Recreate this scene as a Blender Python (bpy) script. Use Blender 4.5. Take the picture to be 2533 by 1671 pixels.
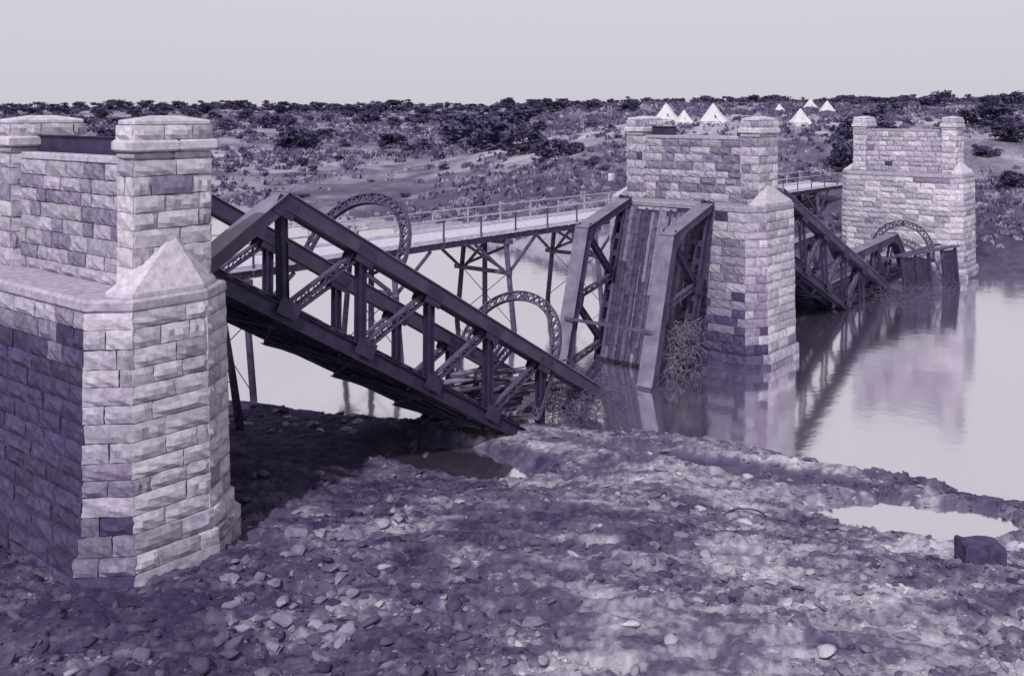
import bpy, bmesh, math, random
import numpy as np
from mathutils import Vector, Matrix

for o in list(bpy.data.objects):
    bpy.data.objects.remove(o, do_unlink=True)
random.seed(7)
rng = np.random.default_rng(11)
scene = bpy.context.scene
COL = scene.collection

# ------------------------------------------------------------------ camera, sky, sun, exposure
EYE = 10.85                      # eye height over the foot of the near pier
FX, FY = 0.7694, 0.6388          # view direction in plan; the bridge runs along +X, the river along Y
FPX, CX, HY = 2450.0, 1266.5, 282.0
cam_data = bpy.data.cameras.new('camera')
cam = bpy.data.objects.new('camera', cam_data)
COL.objects.link(cam)
cam.location = (0, 0, EYE)
cam.rotation_euler = (math.radians(90), 0, -math.atan2(FX, FY))
cam_data.sensor_width = 36
cam_data.lens = FPX / 2533 * 36
cam_data.shift_y = -(835.5 - HY) / 2533
cam_data.clip_end = 6000
scene.camera = cam

SUN = Vector((-0.69, -0.29, 0.67)).normalized()      # towards the sun
world = bpy.data.worlds.new('World')
scene.world = world
world.use_nodes = True
wn, wl = world.node_tree.nodes, world.node_tree.links
wn.clear()
sky = wn.new('ShaderNodeTexSky')
sky.sky_type = 'NISHITA'
sky.sun_disc = False
sky.sun_elevation = math.asin(SUN.z)
sky.sun_rotation = math.atan2(SUN.x, SUN.y)
sky.dust_density = 4.0
hsv = wn.new('ShaderNodeHueSaturation')
hsv.inputs['Saturation'].default_value = 0.0
mixw = wn.new('ShaderNodeMix')
mixw.data_type = 'RGBA'
mixw.inputs[0].default_value = 0.86
mixw.inputs[7].default_value = (6.7, 6.4, 7.1, 1)   # thin even cloud, pale lilac
bg = wn.new('ShaderNodeBackground')
bg.inputs[1].default_value = 0.105
wo = wn.new('ShaderNodeOutputWorld')
wl.new(sky.outputs[0], hsv.inputs['Color'])
wl.new(hsv.outputs[0], mixw.inputs[6])
wl.new(mixw.outputs[2], bg.inputs[0])
wl.new(bg.outputs[0], wo.inputs[0])

sd = bpy.data.lights.new('sun', 'SUN')
sd.energy = 3.3
sd.angle = math.radians(0.9)
sd.color = (1.0, 0.97, 0.965)
so = bpy.data.objects.new('sun', sd)
COL.objects.link(so)
so.rotation_euler = SUN.to_track_quat('Z', 'Y').to_euler()
so.location = SUN * 60

vs = scene.view_settings
vs.view_transform = 'Standard'
vs.look = 'None'
vs.exposure = 0.0
vs.gamma = 1.0
vs.use_curve_mapping = False


# ------------------------------------------------------------------ helpers
def px_z(x, y, z):
    """photo pixel -> point on the level z"""
    d = (EYE - z) * FPX / (y - HY)
    c = (x - CX) / FPX * d
    return Vector((c * FY + d * FX, -c * FX + d * FY, z))


def px_d(x, y, d):
    c = (x - CX) / FPX * d
    return Vector((c * FY + d * FX, -c * FX + d * FY, EYE - (y - HY) / FPX * d))


def cd(c, d):
    return c * FY + d * FX, -c * FX + d * FY


def tag(o, label=None, cat=None, group=None, kind=None):
    if label: o['label'] = label
    if cat: o['category'] = cat
    if group: o['group'] = group
    if kind: o['kind'] = kind
    return o


def empty(name, loc, label, cat, group=None):
    o = bpy.data.objects.new(name, None)
    COL.objects.link(o)
    o.location = loc
    o.empty_display_size = 0.2
    return tag(o, label, cat, group)


def root_loc(o):
    v = Vector((0, 0, 0))
    while o is not None:
        v += Vector(o.location)
        o = o.parent
    return v


def obj(name, bm, mat, parent=None, smooth=False, origin=None):
    """bmesh in world coordinates -> one mesh object"""
    me = bpy.data.meshes.new(name)
    off = root_loc(parent) if parent else (Vector(origin) if origin else Vector((0, 0, 0)))
    bmesh.ops.translate(bm, verts=bm.verts, vec=-off)
    bmesh.ops.recalc_face_normals(bm, faces=bm.faces)
    bm.to_mesh(me)
    bm.free()
    if smooth:
        for p in me.polygons: p.use_smooth = True
    me.materials.append(mat)
    o = bpy.data.objects.new(name, me)
    COL.objects.link(o)
    if parent: o.parent = parent
    elif origin: o.location = origin
    return o


def mesh_np(name, verts, faces, mat, parent=None, smooth=False):
    me = bpy.data.meshes.new(name)
    verts = np.asarray(verts, dtype=np.float32)
    faces = np.asarray(faces, dtype=np.int32)
    k = faces.shape[1]
    me.vertices.add(len(verts))
    me.vertices.foreach_set('co', verts.ravel())
    me.loops.add(faces.size)
    me.loops.foreach_set('vertex_index', faces.ravel())
    me.polygons.add(len(faces))
    me.polygons.foreach_set('loop_start', np.arange(0, faces.size, k, dtype=np.int32))
    me.polygons.foreach_set('loop_total', np.full(len(faces), k, dtype=np.int32))
    if smooth:
        me.polygons.foreach_set('use_smooth', np.ones(len(faces), dtype=bool))
    me.update(calc_edges=True)
    if mat: me.materials.append(mat)
    o = bpy.data.objects.new(name, me)
    COL.objects.link(o)
    if parent: o.parent = parent
    return o


def beam(bm, p0, p1, w, h, up=(0, 0, 1)):
    """box from p0 to p1; h along up, w across"""
    p0, p1 = Vector(p0), Vector(p1)
    e = (p1 - p0).normalized()
    up = Vector(up)
    s = e.cross(up)
    if s.length < 1e-4: s = e.cross(Vector((1, 0, 0.01)))
    s.normalize()
    n = s.cross(e)
    vs_ = []
    for p in (p0, p1):
        for a, b in ((-1, -1), (1, -1), (1, 1), (-1, 1)):
            vs_.append(bm.verts.new(p + s * (a * w / 2) + n * (b * h / 2)))
    for f in ((0, 1, 2, 3), (7, 6, 5, 4), (0, 4, 5, 1), (1, 5, 6, 2), (2, 6, 7, 3), (3, 7, 4, 0)):
        bm.faces.new([vs_[i] for i in f])


def tube(bm, pts, radii, seg=7):
    rings = []
    n = len(pts)
    for i, p in enumerate(pts):
        p = Vector(p)
        t = (Vector(pts[min(i + 1, n - 1)]) - Vector(pts[max(i - 1, 0)])).normalized()
        a = t.cross(Vector((0.13, 0.21, 0.97)))
        if a.length < 0.05: a = t.cross(Vector((1, 0, 0)))
        a.normalize()
        b = t.cross(a)
        r = radii[i] if hasattr(radii, '__len__') else radii
        rings.append([bm.verts.new(p + (a * math.cos(2 * math.pi * k / seg) + b * math.sin(2 * math.pi * k / seg)) * r) for k in range(seg)])
    for i in range(n - 1):
        for k in range(seg):
            bm.faces.new((rings[i][k], rings[i][(k + 1) % seg], rings[i + 1][(k + 1) % seg], rings[i + 1][k]))
    bm.faces.new(rings[0][::-1])
    bm.faces.new(rings[-1])


def prism(bm, poly, z0, z1, inset_top=None):
    top = inset_top or poly
    lo = [bm.verts.new((x, y, z0)) for x, y in poly]
    hi = [bm.verts.new((x, y, z1)) for x, y in top]
    n = len(poly)
    bm.faces.new(lo[::-1])
    bm.faces.new(hi)
    for i in range(n):
        bm.faces.new((lo[i], lo[(i + 1) % n], hi[(i + 1) % n], hi[i]))


# numpy value noise
def _hash(i, j, s):
    h = (i.astype(np.int64) * 374761393 + j.astype(np.int64) * 668265263 + s * 1442695041) & 0x7fffffff
    h = ((h ^ (h >> 13)) * 1274126177) & 0x7fffffff
    return ((h ^ (h >> 16)) & 0xffff) / 65535.0


def vnoise(x, y, s=0):
    x = np.asarray(x, dtype=np.float64); y = np.asarray(y, dtype=np.float64)
    i, j = np.floor(x), np.floor(y)
    fx, fy = x - i, y - j
    fx = fx * fx * fx * (fx * (fx * 6 - 15) + 10)
    fy = fy * fy * fy * (fy * (fy * 6 - 15) + 10)
    a = _hash(i, j, s); b = _hash(i + 1, j, s); c = _hash(i, j + 1, s); d = _hash(i + 1, j + 1, s)
    return (a * (1 - fx) + b * fx) * (1 - fy) + (c * (1 - fx) + d * fx) * fy


def fbm(x, y, octv=4, s=0):
    t, a, f, n = 0.0, 1.0, 1.0, 0.0
    ca, sa = math.cos(0.6), math.sin(0.6)
    for k in range(octv):
        t = t + a * (vnoise(x * f, y * f, s + k * 17) - 0.5)
        n += a; a *= 0.5; f *= 2.03
        x, y = x * ca - y * sa, x * sa + y * ca
    return t / n * 2


def smooth(a, b, x):
    t = np.clip((np.asarray(x, dtype=np.float64) - a) / (b - a), 0, 1)
    return t * t * (3 - 2 * t)


# ------------------------------------------------------------------ materials (violet-toned, like the print)
def material(name, c0, c1, scale=3.0, rough=0.85, bump=0.3, bscale=None, detail=6, spec=0.3, lo=0.35, hi=0.65, rnd=0.0, dist=0.02, attr=None):
    m = bpy.data.materials.new(name)
    m.use_nodes = True
    nt = m.node_tree
    N, L = nt.nodes, nt.links
    b = N['Principled BSDF']
    b.inputs['Roughness'].default_value = rough
    b.inputs['Specular IOR Level'].default_value = spec
    tc = N.new('ShaderNodeTexCoord')
    no = N.new('ShaderNodeTexNoise')
    no.inputs['Scale'].default_value = scale
    no.inputs['Detail'].default_value = detail
    no.inputs['Roughness'].default_value = 0.65
    geo = N.new('ShaderNodeNewGeometry')
    L.new(geo.outputs['Position'], no.inputs['Vector'])
    cr = N.new('ShaderNodeValToRGB')
    cr.color_ramp.elements[0].position = lo
    cr.color_ramp.elements[1].position = hi
    cr.color_ramp.elements[0].color = (*c0, 1)
    cr.color_ramp.elements[1].color = (*c1, 1)
    L.new(no.outputs['Fac'], cr.inputs[0])
    out = cr.outputs[0]
    if rnd > 0:
        oi = N.new('ShaderNodeObjectInfo')
        hs = N.new('ShaderNodeHueSaturation')
        mr = N.new('ShaderNodeMapRange')
        mr.inputs[3].default_value = 1 - rnd
        mr.inputs[4].default_value = 1 + rnd
        L.new(oi.outputs['Random'], mr.inputs[0])
        L.new(mr.outputs[0], hs.inputs['Value'])
        L.new(out, hs.inputs['Color'])
        out = hs.outputs[0]
    L.new(out, b.inputs['Base Color'])
    if bump > 0:
        n2 = N.new('ShaderNodeTexNoise')
        n2.inputs['Scale'].default_value = bscale or scale * 4
        n2.inputs['Detail'].default_value = 8
        L.new(geo.outputs['Position'], n2.inputs['Vector'])
        bp = N.new('ShaderNodeBump')
        bp.inputs['Strength'].default_value = bump
        bp.inputs['Distance'].default_value = dist
        L.new(n2.outputs['Fac'], bp.inputs['Height'])
        L.new(bp.outputs[0], b.inputs['Normal'])
    return m


M = {}
M['stone_pale'] = material('stone_pale', (0.33, 0.298, 0.365), (0.52, 0.485, 0.55), 5, 0.9, 0.5, 16, rnd=0.12)
M['stone_mid'] = material('stone_mid', (0.22, 0.193, 0.262), (0.38, 0.345, 0.422), 5, 0.9, 0.5, 16, rnd=0.16)
M['stone_grey'] = material('stone_grey', (0.115, 0.093, 0.158), (0.225, 0.195, 0.275), 5, 0.9, 0.5, 16, rnd=0.2)
M['stone_dark'] = material('stone_dark', (0.032, 0.023, 0.068), (0.07, 0.053, 0.118), 5, 0.9, 0.5, 16, rnd=0.25)
M['mortar'] = material('mortar', (0.15, 0.125, 0.19), (0.26, 0.23, 0.31), 6, 0.95, 0.4)
M['steel'] = material('steel', (0.02, 0.013, 0.045), (0.042, 0.030, 0.078), 2.2, 0.6, 0.12, 20, spec=0.35, dist=0.006)
M['steel_rust'] = material('steel_rust', (0.045, 0.032, 0.08), (0.10, 0.078, 0.14), 4, 0.75, 0.2, 25, spec=0.25, dist=0.006)
M['steel_chord'] = material('steel_chord', (0.035, 0.025, 0.068), (0.066, 0.05, 0.108), 1.6, 0.5, 0.12, 18, spec=0.4, dist=0.006)
M['steel_sunlit'] = material('steel_sunlit', (0.11, 0.092, 0.155), (0.20, 0.175, 0.25), 1.4, 0.5, 0.12, 18, spec=0.45, dist=0.006)  # paler copy of the steel, sunlight on the cover plates put into the colour
M['steel_pale'] = material('steel_pale', (0.26, 0.23, 0.31), (0.40, 0.37, 0.45), 3, 0.7, 0.1, 20, dist=0.005)
M['timber_dark'] = material('timber_dark', (0.035, 0.025, 0.066), (0.095, 0.075, 0.14), 4, 0.85, 0.4, 14, rnd=0.35)
M['timber_grey'] = material('timber_grey', (0.09, 0.073, 0.13), (0.20, 0.172, 0.245), 4, 0.85, 0.4, 14, rnd=0.35)
M['timber_deck'] = material('timber_deck', (0.40, 0.365, 0.46), (0.56, 0.52, 0.62), 3, 0.9, 0.4, 14)
M['canvas'] = material('canvas', (0.46, 0.435, 0.48), (0.58, 0.55, 0.60), 2, 0.9, 0.15, 8)
M['dark_inside'] = material('dark_inside', (0.03, 0.022, 0.06), (0.05, 0.04, 0.085), 3, 0.9, 0.1)
M['leaf'] = material('leaf', (0.036, 0.028, 0.08), (0.092, 0.078, 0.155), 0.5, 0.8, 0.0, rnd=0.3, lo=0.3, hi=0.7)
M['scrub'] = material('scrub', (0.06, 0.048, 0.11), (0.14, 0.12, 0.20), 0.25, 0.85, 0.0, lo=0.3, hi=0.7)
M['drygrass'] = material('drygrass', (0.19, 0.165, 0.255), (0.34, 0.30, 0.40), 0.3, 0.9, 0.0, lo=0.3, hi=0.7)
M['bark'] = material('bark', (0.05, 0.04, 0.085), (0.10, 0.08, 0.14), 4, 0.9, 0.3)
M['rubble'] = material('rubble', (0.085, 0.069, 0.128), (0.23, 0.20, 0.28), 1.6, 0.92, 0.5, 14, rnd=0.3)
M['brush'] = material('brush', (0.05, 0.038, 0.085), (0.13, 0.105, 0.18), 3, 0.9, 0.0)
M['brush_pale'] = material('brush_pale', (0.10, 0.078, 0.135), (0.22, 0.18, 0.25), 3, 0.9, 0.0)

# ground: soil tone comes from a per-vertex soil map, grain from noise
gm = bpy.data.materials.new('ground_soil')
gm.use_nodes = True
N, L = gm.node_tree.nodes, gm.node_tree.links
b = N['Principled BSDF']
b.inputs['Roughness'].default_value = 0.93
b.inputs['Specular IOR Level'].default_value = 0.2
at = N.new('ShaderNodeAttribute'); at.attribute_name = 'soil'
ge = N.new('ShaderNodeNewGeometry')
n1 = N.new('ShaderNodeTexNoise'); n1.inputs['Scale'].default_value = 1.3; n1.inputs['Detail'].default_value = 9; n1.inputs['Roughness'].default_value = 0.7
mp = N.new('ShaderNodeMapping'); mp.inputs['Rotation'].default_value = (0, 0, 0.88); mp.inputs['Scale'].default_value = (0.7, 1.5, 1.2)
L.new(ge.outputs['Position'], mp.inputs['Vector']); L.new(mp.outputs[0], n1.inputs['Vector'])
ma = N.new('ShaderNodeMath'); ma.operation = 'MULTIPLY_ADD'
L.new(n1.outputs['Fac'], ma.inputs[0]); ma.inputs[1].default_value = 0.75
ad = N.new('ShaderNodeMath'); ad.operation = 'SUBTRACT'
L.new(at.outputs['Fac'], ad.inputs[0]); ad.inputs[1].default_value = 0.375
L.new(ad.outputs[0], ma.inputs[2])
cr = N.new('ShaderNodeValToRGB')
e = cr.color_ramp.elements
e[0].position = 0.0; e[0].color = (0.030, 0.022, 0.062, 1)
e[1].position = 1.0; e[1].color = (0.52, 0.48, 0.57, 1)
k = e.new(0.35); k.color = (0.10, 0.082, 0.14, 1)
k = e.new(0.65); k.color = (0.30, 0.272, 0.335, 1)
L.new(ma.outputs[0], cr.inputs[0])
L.new(cr.outputs[0], b.inputs['Base Color'])
n2 = N.new('ShaderNodeTexNoise'); n2.inputs['Scale'].default_value = 7; n2.inputs['Detail'].default_value = 8
L.new(ge.outputs['Position'], n2.inputs['Vector'])
bp = N.new('ShaderNodeBump'); bp.inputs['Strength'].default_value = 0.7; bp.inputs['Distance'].default_value = 0.06
L.new(n2.outputs['Fac'], bp.inputs['Height']); L.new(bp.outputs[0], b.inputs['Normal'])
M['ground'] = gm

# water: still, silty, mirror-like at this low angle
wm = bpy.data.materials.new('river_water')
wm.use_nodes = True
N, L = wm.node_tree.nodes, wm.node_tree.links
N.clear()
o_ = N.new('ShaderNodeOutputMaterial')
mx = N.new('ShaderNodeMixShader')
df = N.new('ShaderNodeBsdfDiffuse'); df.inputs[0].default_value = (0.17, 0.145, 0.215, 1)
gl = N.new('ShaderNodeBsdfGlossy'); gl.inputs['Roughness'].default_value = 0.10; gl.inputs[0].default_value = (0.97, 0.96, 0.98, 1)
lw = N.new('ShaderNodeFresnel'); lw.inputs[0].default_value = 2.3
mrw = N.new('ShaderNodeMapRange'); mrw.inputs[1].default_value = 0.0; mrw.inputs[2].default_value = 0.6; mrw.inputs[3].default_value = 0.78; mrw.inputs[4].default_value = 0.95
nw = N.new('ShaderNodeTexNoise'); nw.inputs['Scale'].default_value = 0.9; nw.inputs['Detail'].default_value = 3
gw = N.new('ShaderNodeNewGeometry')
bw = N.new('ShaderNodeBump'); bw.inputs['Strength'].default_value = 0.2; bw.inputs['Distance'].default_value = 0.05
L.new(gw.outputs['Position'], nw.inputs['Vector']); L.new(nw.outputs['Fac'], bw.inputs['Height'])
L.new(bw.outputs[0], gl.inputs['Normal']); L.new(bw.outputs[0], df.inputs['Normal'])
L.new(lw.outputs[0], mrw.inputs[0]); L.new(mrw.outputs[0], mx.inputs[0])
L.new(df.outputs[0], mx.inputs[1]); L.new(gl.outputs[0], mx.inputs[2]); L.new(mx.outputs[0], o_.inputs[0])
M['water'] = wm

# ------------------------------------------------------------------ terrain
WATER = -1.7
SHY = [-60, -10, 8, 11, 16, 20, 23, 31, 37, 60, 150, 400]
SHX = [40, 37, 36.1, 35.5, 34.9, 34.2, 33, 28.6, 25.5, 22, 12, -20]
PLd = [60, 108, 125, 150, 200, 300, 500, 700, 1000, 3000]
PLz = [-2.5, -1.6, -0.8, -0.4, 0.7, 3.6, 9.6, 15.6, 17.0, 17.0]
PRd = [60, 77, 86, 96, 108, 130, 170, 200, 240, 320, 700, 3000]
PRz = [-2.5, -1.6, 0.6, 2.2, 3.4, 6.0, 9.3, 10.6, 12.2, 13.4, 16.5, 17.0]


def terrain(X, Y):
    X = np.asarray(X, dtype=np.float64); Y = np.asarray(Y, dtype=np.float64)
    c = X * FY - Y * FX
    d = np.maximum(X * FX + Y * FY, 1.0)
    u = c / d
    # near bank
    wob = fbm(X * 0.16, Y * 0.16, 4, 3) * 1.3
    s = np.interp(Y, SHY, SHX) - X + wob
    zn = np.interp(s, [-9, -3, 0, 1.5, 5, 10, 16, 22, 40, 80], [-4.2, -2.5, -1.76, -1.42, -1.1, -0.6, -0.1, 0.12, 0.6, 2.5])
    dry = smooth(-0.3, 1.2, s)
    big = fbm(X * 0.30, Y * 0.30, 3, 5)
    lump = 1 - np.abs(fbm(c * 0.62, d * 0.95, 4, 9)) * 2.2
    fine = fbm(X * 1.9, Y * 2.3, 4, 21)
    slab = smooth(-0.06, 0.06, fbm(c * 0.85, d * 1.5, 4, 61)) + 0.7 * smooth(0.02, 0.12, fbm(c * 1.9 + 3, d * 3.1, 3, 67))
    grit = fbm(X * 5.5, Y * 5.5, 3, 71)
    warp = 0.5 * fbm(X * 0.5, Y * 0.5, 2, 72)
    ridge = (1 - 2.2 * np.abs(fbm(c * 0.6 + 9 + warp, d * 1.25 + warp, 4, 73))) + 0.45 * (1 - 2.2 * np.abs(fbm(c * 1.9 + warp, d * 3.2, 3, 79)))
    pits = smooth(0.16, 0.27, fbm(c * 0.7 + 40, d * 1.7 + warp, 3, 83)) + 0.8 * smooth(0.2, 0.3, fbm(c * 1.7 + 70, d * 3.4 + warp, 2, 89))
    zn = zn + dry * (0.17 * big + 0.05 * fine + 0.055 * (slab - 0.8) + 0.035 * grit + 0.025 * (ridge - 0.9) - 0.10 * pits)
    # pool below the fallen span
    ex, ey = c + 2.2, d - 35.7
    a = 0.62
    px_, py_ = ex * math.cos(a) - ey * math.sin(a), ex * math.sin(a) + ey * math.cos(a)
    r1 = np.sqrt((px_ / 2.6) ** 2 + (py_ / 1.35) ** 2) + 0.22 * fbm(X * 0.7, Y * 0.7, 3, 31)
    k1 = 1 - smooth(0.8, 1.55, r1)
    kb = 1 - smooth(1.1, 3.0, np.sqrt((px_ / 2.6) ** 2 + ((py_ + 0.6) / 1.9) ** 2))
    zn = zn - kb * np.maximum(zn + 1.38 - 0.10 * (slab - 0.8), 0) * 0.92
    zn = zn * (1 - k1) + np.minimum(zn, -2.0) * k1
    # bright pool low on the right
    r2 = np.sqrt(((c - 12.6) / 2.9) ** 2 + ((d - 30.4 + 0.12 * (c - 12.6)) / 1.55) ** 2) + 0.3 * fbm(X * 0.6, Y * 0.6, 3, 33)
    k2 = 1 - smooth(0.85, 1.2, r2)
    kb = 1 - smooth(1.1, 3.4, np.sqrt(((c - 12.6) / 2.9) ** 2 + ((d - 29.9) / 1.5) ** 2))
    zn = zn - kb * np.maximum(zn + 1.42 - 0.10 * (slab - 0.8), 0) * 0.9
    zn = zn * (1 - k2) + np.minimum(zn, -2.0) * k2
    # muddy channel along the shore
    dl = 36.4 - (c - 3.5) * 0.443
    r3 = np.abs(d - dl - 0.5 * fbm(c * 0.5, d * 0.2, 3, 37)) / (0.80 + 0.22 * np.sin(c * 0.9 + 1))
    k3 = (1 - smooth(0.75, 1.25, r3)) * smooth(2.2, 3.6, c) * (1 - smooth(12.2, 13.8, c))
    zn = zn * (1 - k3) + (-1.56 + 0.04 * fine) * k3
    berm = np.exp(-((d - dl - 1.75) / 0.5) ** 2) * smooth(1.5, 3.5, c) * (1 - smooth(14, 17, c))
    zn = np.maximum(zn, -2.3 + berm * (0.75 + 0.13 * slab + 0.22 * big))
    # far bank
    s2 = X - 73 + fbm(X * 0.05, Y * 0.05, 3, 41) * 4
    w = smooth(-0.13, 0.14, u)
    pf = np.interp(d, PLd, PLz) * (1 - w) + np.interp(d, PRd, PRz) * w
    rough = fbm(X * 0.035, Y * 0.035, 4, 43) * np.clip((d - 90) / 120, 0, 1) * 1.3 + fbm(X * 0.3, Y * 0.3, 3, 47) * 0.28
    zf = np.where(s2 > 0, np.minimum(pf + rough * smooth(0, 14, s2), WATER - 0.05 + 0.55 * s2), WATER + np.maximum(s2, -6) * 0.35)
    z = np.where(s2 > -4, np.maximum(zf, np.where(s > -9, zn, -9)), zn)
    z = np.where((s < -3) & (s2 < -4), np.minimum(z, -2.6), z)
    # soil tone (0 damp dark soil .. 1 pale dry gravel)
    tone = 0.41 + 0.30 * fbm(X * 0.35 + 11, Y * 0.35, 3, 101) + 0.34 * fbm(c * 0.9 + 5, d * 2.0, 4, 103) + 0.22 * fbm(X * 6.1, Y * 6.1, 3, 107)
    damp_shade = smooth(-14, -3.5, c - (d - 26) * 0.42 - 1.5)  # low where damp soil and the pier's shadow are painted darker
    tone = tone - 0.36 * (1 - damp_shade) + 0.16 * smooth(0, 9, c) - 0.07
    tone = tone - 0.10 * (1 - smooth(-9, -2, c))
    tone = np.where(s < 1.0, tone - 0.12, tone)
    tone = tone * (1 - k3) + k3 * (0.22 + 0.08 * fine) - 0.3 * k1
    gr = fbm(X * 0.022, Y * 0.022, 4, 51)
    g2 = fbm(X * 0.16, Y * 0.16, 4, 53)
    tf = 0.44 + 0.30 * gr + 0.30 * g2
    tf = tf + 0.14 * np.exp(-((d - 185) / 60) ** 2) - 0.16 * np.exp(-((s2 - 22) / 16) ** 2)
    tf = np.where(s2 < 3.0, 0.62 + 0.15 * g2, tf)
    tone = np.where(s2 > -4, tf, tone)
    return z, np.clip(tone, 0.02, 1.0)


def ground_z(x, y):
    return float(terrain(np.array([x]), np.array([y]))[0][0])


drow = np.concatenate([np.linspace(4, 15, 22)[:-1], np.arange(15, 28, 0.055), np.arange(28, 46, 0.085), 46 * (1.015 ** np.arange(0, 300))])
drow = drow[drow < 4000]
th = np.concatenate([np.linspace(-78, -31, 40)[:-1], np.linspace(-31, 31, 620), np.linspace(31, 78, 40)[1:]]) * math.pi / 180
DD, TT = np.meshgrid(drow, th, indexing='ij')
rr = np.where(np.abs(TT) < math.radians(45), DD / np.cos(TT), DD / math.cos(math.radians(45)))
c_, d_ = rr * np.sin(TT), rr * np.cos(TT)
GX, GY = c_ * FY + d_ * FX, -c_ * FX + d_ * FY
GZ, GT = terrain(GX, GY)
nr, nc = GX.shape
ids = np.arange(nr * nc).reshape(nr, nc)
faces = np.stack([ids[:-1, :-1], ids[:-1, 1:], ids[1:, 1:], ids[1:, :-1]], axis=-1).reshape(-1, 4)
ground = mesh_np('ground', np.stack([GX, GY, GZ], -1).reshape(-1, 3), faces, M['ground'], smooth=True)
at = ground.data.attributes.new('soil', 'FLOAT', 'POINT')
at.data.foreach_set('value', GT.ravel().astype(np.float32))
tag(ground, 'rough stony river bank and far grassland', kind='structure')

wv = [(-60, -120, WATER), (140, -120, WATER), (140, 600, WATER), (-60, 600, WATER)]
river = mesh_np('river', wv, [(0, 1, 2, 3)], M['water'])
tag(river, 'still pale river', kind='structure')

# ------------------------------------------------------------------ masonry piers
TINT = ['stone_pale', 'stone_mid', 'stone_grey', 'stone_dark']
BLOCKS = {}
for v in range(7):
    r_ = np.random.default_rng(100 + v)
    nx, nz = 5, 4
    bm = bmesh.new()
    g = []
    for j in range(nz):
        row = []
        for i in range(nx):
            x, z = i / (nx - 1) - 0.5, j / (nz - 1) - 0.5
            edge = i in (0, nx - 1) or j in (0, nz - 1)
            yb = 0.30 + r_.uniform(-0.05, 0.05) if edge else 0.5 + r_.uniform(-0.16, 0.14)
            jx = r_.uniform(-0.02, 0.02) if edge else r_.uniform(-0.05, 0.05)
            row.append(bm.verts.new((x + jx, yb, z + r_.uniform(-0.03, 0.03))))
        g.append(row)
    for j in range(nz - 1):
        for i in range(nx - 1):
            bm.faces.new((g[j][i], g[j + 1][i], g[j + 1][i + 1], g[j][i + 1]))
    rim = [g[0][i] for i in range(nx)] + [g[j][nx - 1] for j in range(1, nz)] + [g[nz - 1][i] for i in range(nx - 2, -1, -1)] + [g[j][0] for j in range(nz - 2, 0, -1)]
    back = [bm.verts.new((q.co.x, -0.5, q.co.z)) for q in rim]
    for i in range(len(rim)):
        bm.faces.new((rim[i], rim[(i + 1) % len(rim)], back[(i + 1) % len(rim)], back[i]))
    bm.faces.new(back[::-1])
    bmesh.ops.recalc_face_normals(bm, faces=bm.faces)
    for t in TINT:
        me = bpy.data.meshes.new('stone_block')
        bm.to_mesh(me)
        me.materials.append(M[t])
        BLOCKS[(v, t)] = me
    bm.free()


def offset_poly(poly, o):
    """convex CCW polygon moved outward by o"""
    n = len(poly)
    lines = []
    for i in range(n):
        p, q = Vector(poly[i]), Vector(poly[(i + 1) % n])
        t = (q - p).normalized()
        nn = Vector((t.y, -t.x))
        lines.append((p + nn * o, t))
    out = []
    for i in range(n):
        (p, t), (q, s) = lines[i - 1], lines[i]
        den = t.x * s.y - t.y * s.x
        if abs(den) < 1e-6:
            out.append(tuple(q)); continue
        k = ((q.x - p.x) * s.y - (q.y - p.y) * s.x) / den
        out.append(tuple(p + t * k))
    return out


def courses(z0, z1, h, r_):
    zs = [z1]
    while zs[-1] - z0 > h * 1.35:
        zs.append(zs[-1] - h * r_.uniform(0.88, 1.12))
    zs.append(z0)
    return zs


def lay(poly, z0, z1, h, r_, out_fn, faces_vis, darken, base, slen=(0.6, 1.35)):
    """stones over all sides of a prism -> list of (visible, centre, size, angle, tint)"""
    res = []
    zs = courses(z0, z1, h, r_)
    for k in range(len(zs) - 1):
        zt, zb = zs[k], zs[k + 1]
        pl = offset_poly(poly, out_fn((zt + zb) / 2))
        n = len(pl)
        for i in range(n):
            p, q = Vector(pl[i]), Vector(pl[(i + 1) % n])
            t = (q - p); ln = t.length; t.normalize()
            nn = Vector((t.y, -t.x))
            a, e_ = -0.05, ln + 0.05
            x = a
            cuts = [a]
            first = True
            while True:
                step = r_.uniform(*slen) * (0.6 if first and k % 2 else 1.0)
                first = False
                if x + step > e_ - 0.32: break
                x += step
                cuts.append(x)
            cuts.append(e_)
            for m in range(len(cuts) - 1):
                l_ = cuts[m + 1] - cuts[m]
                mid = p + t * ((cuts[m] + cuts[m + 1]) / 2)
                proud = r_.uniform(0.015, 0.055)
                cen = Vector((mid.x + nn.x * (proud - 0.03), mid.y + nn.y * (proud - 0.03), (zt + zb) / 2))
                ang = math.atan2(-t.y, -t.x)
                d = darken(cen, nn) + r_.uniform(-0.22, 0.22) + (0.4 if r_.random() < 0.045 else 0)
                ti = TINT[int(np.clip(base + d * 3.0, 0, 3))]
                res.append((i in faces_vis, cen, (l_ - 0.026, 0.24, zt - zb - 0.024), ang, ti))
    return res


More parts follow.
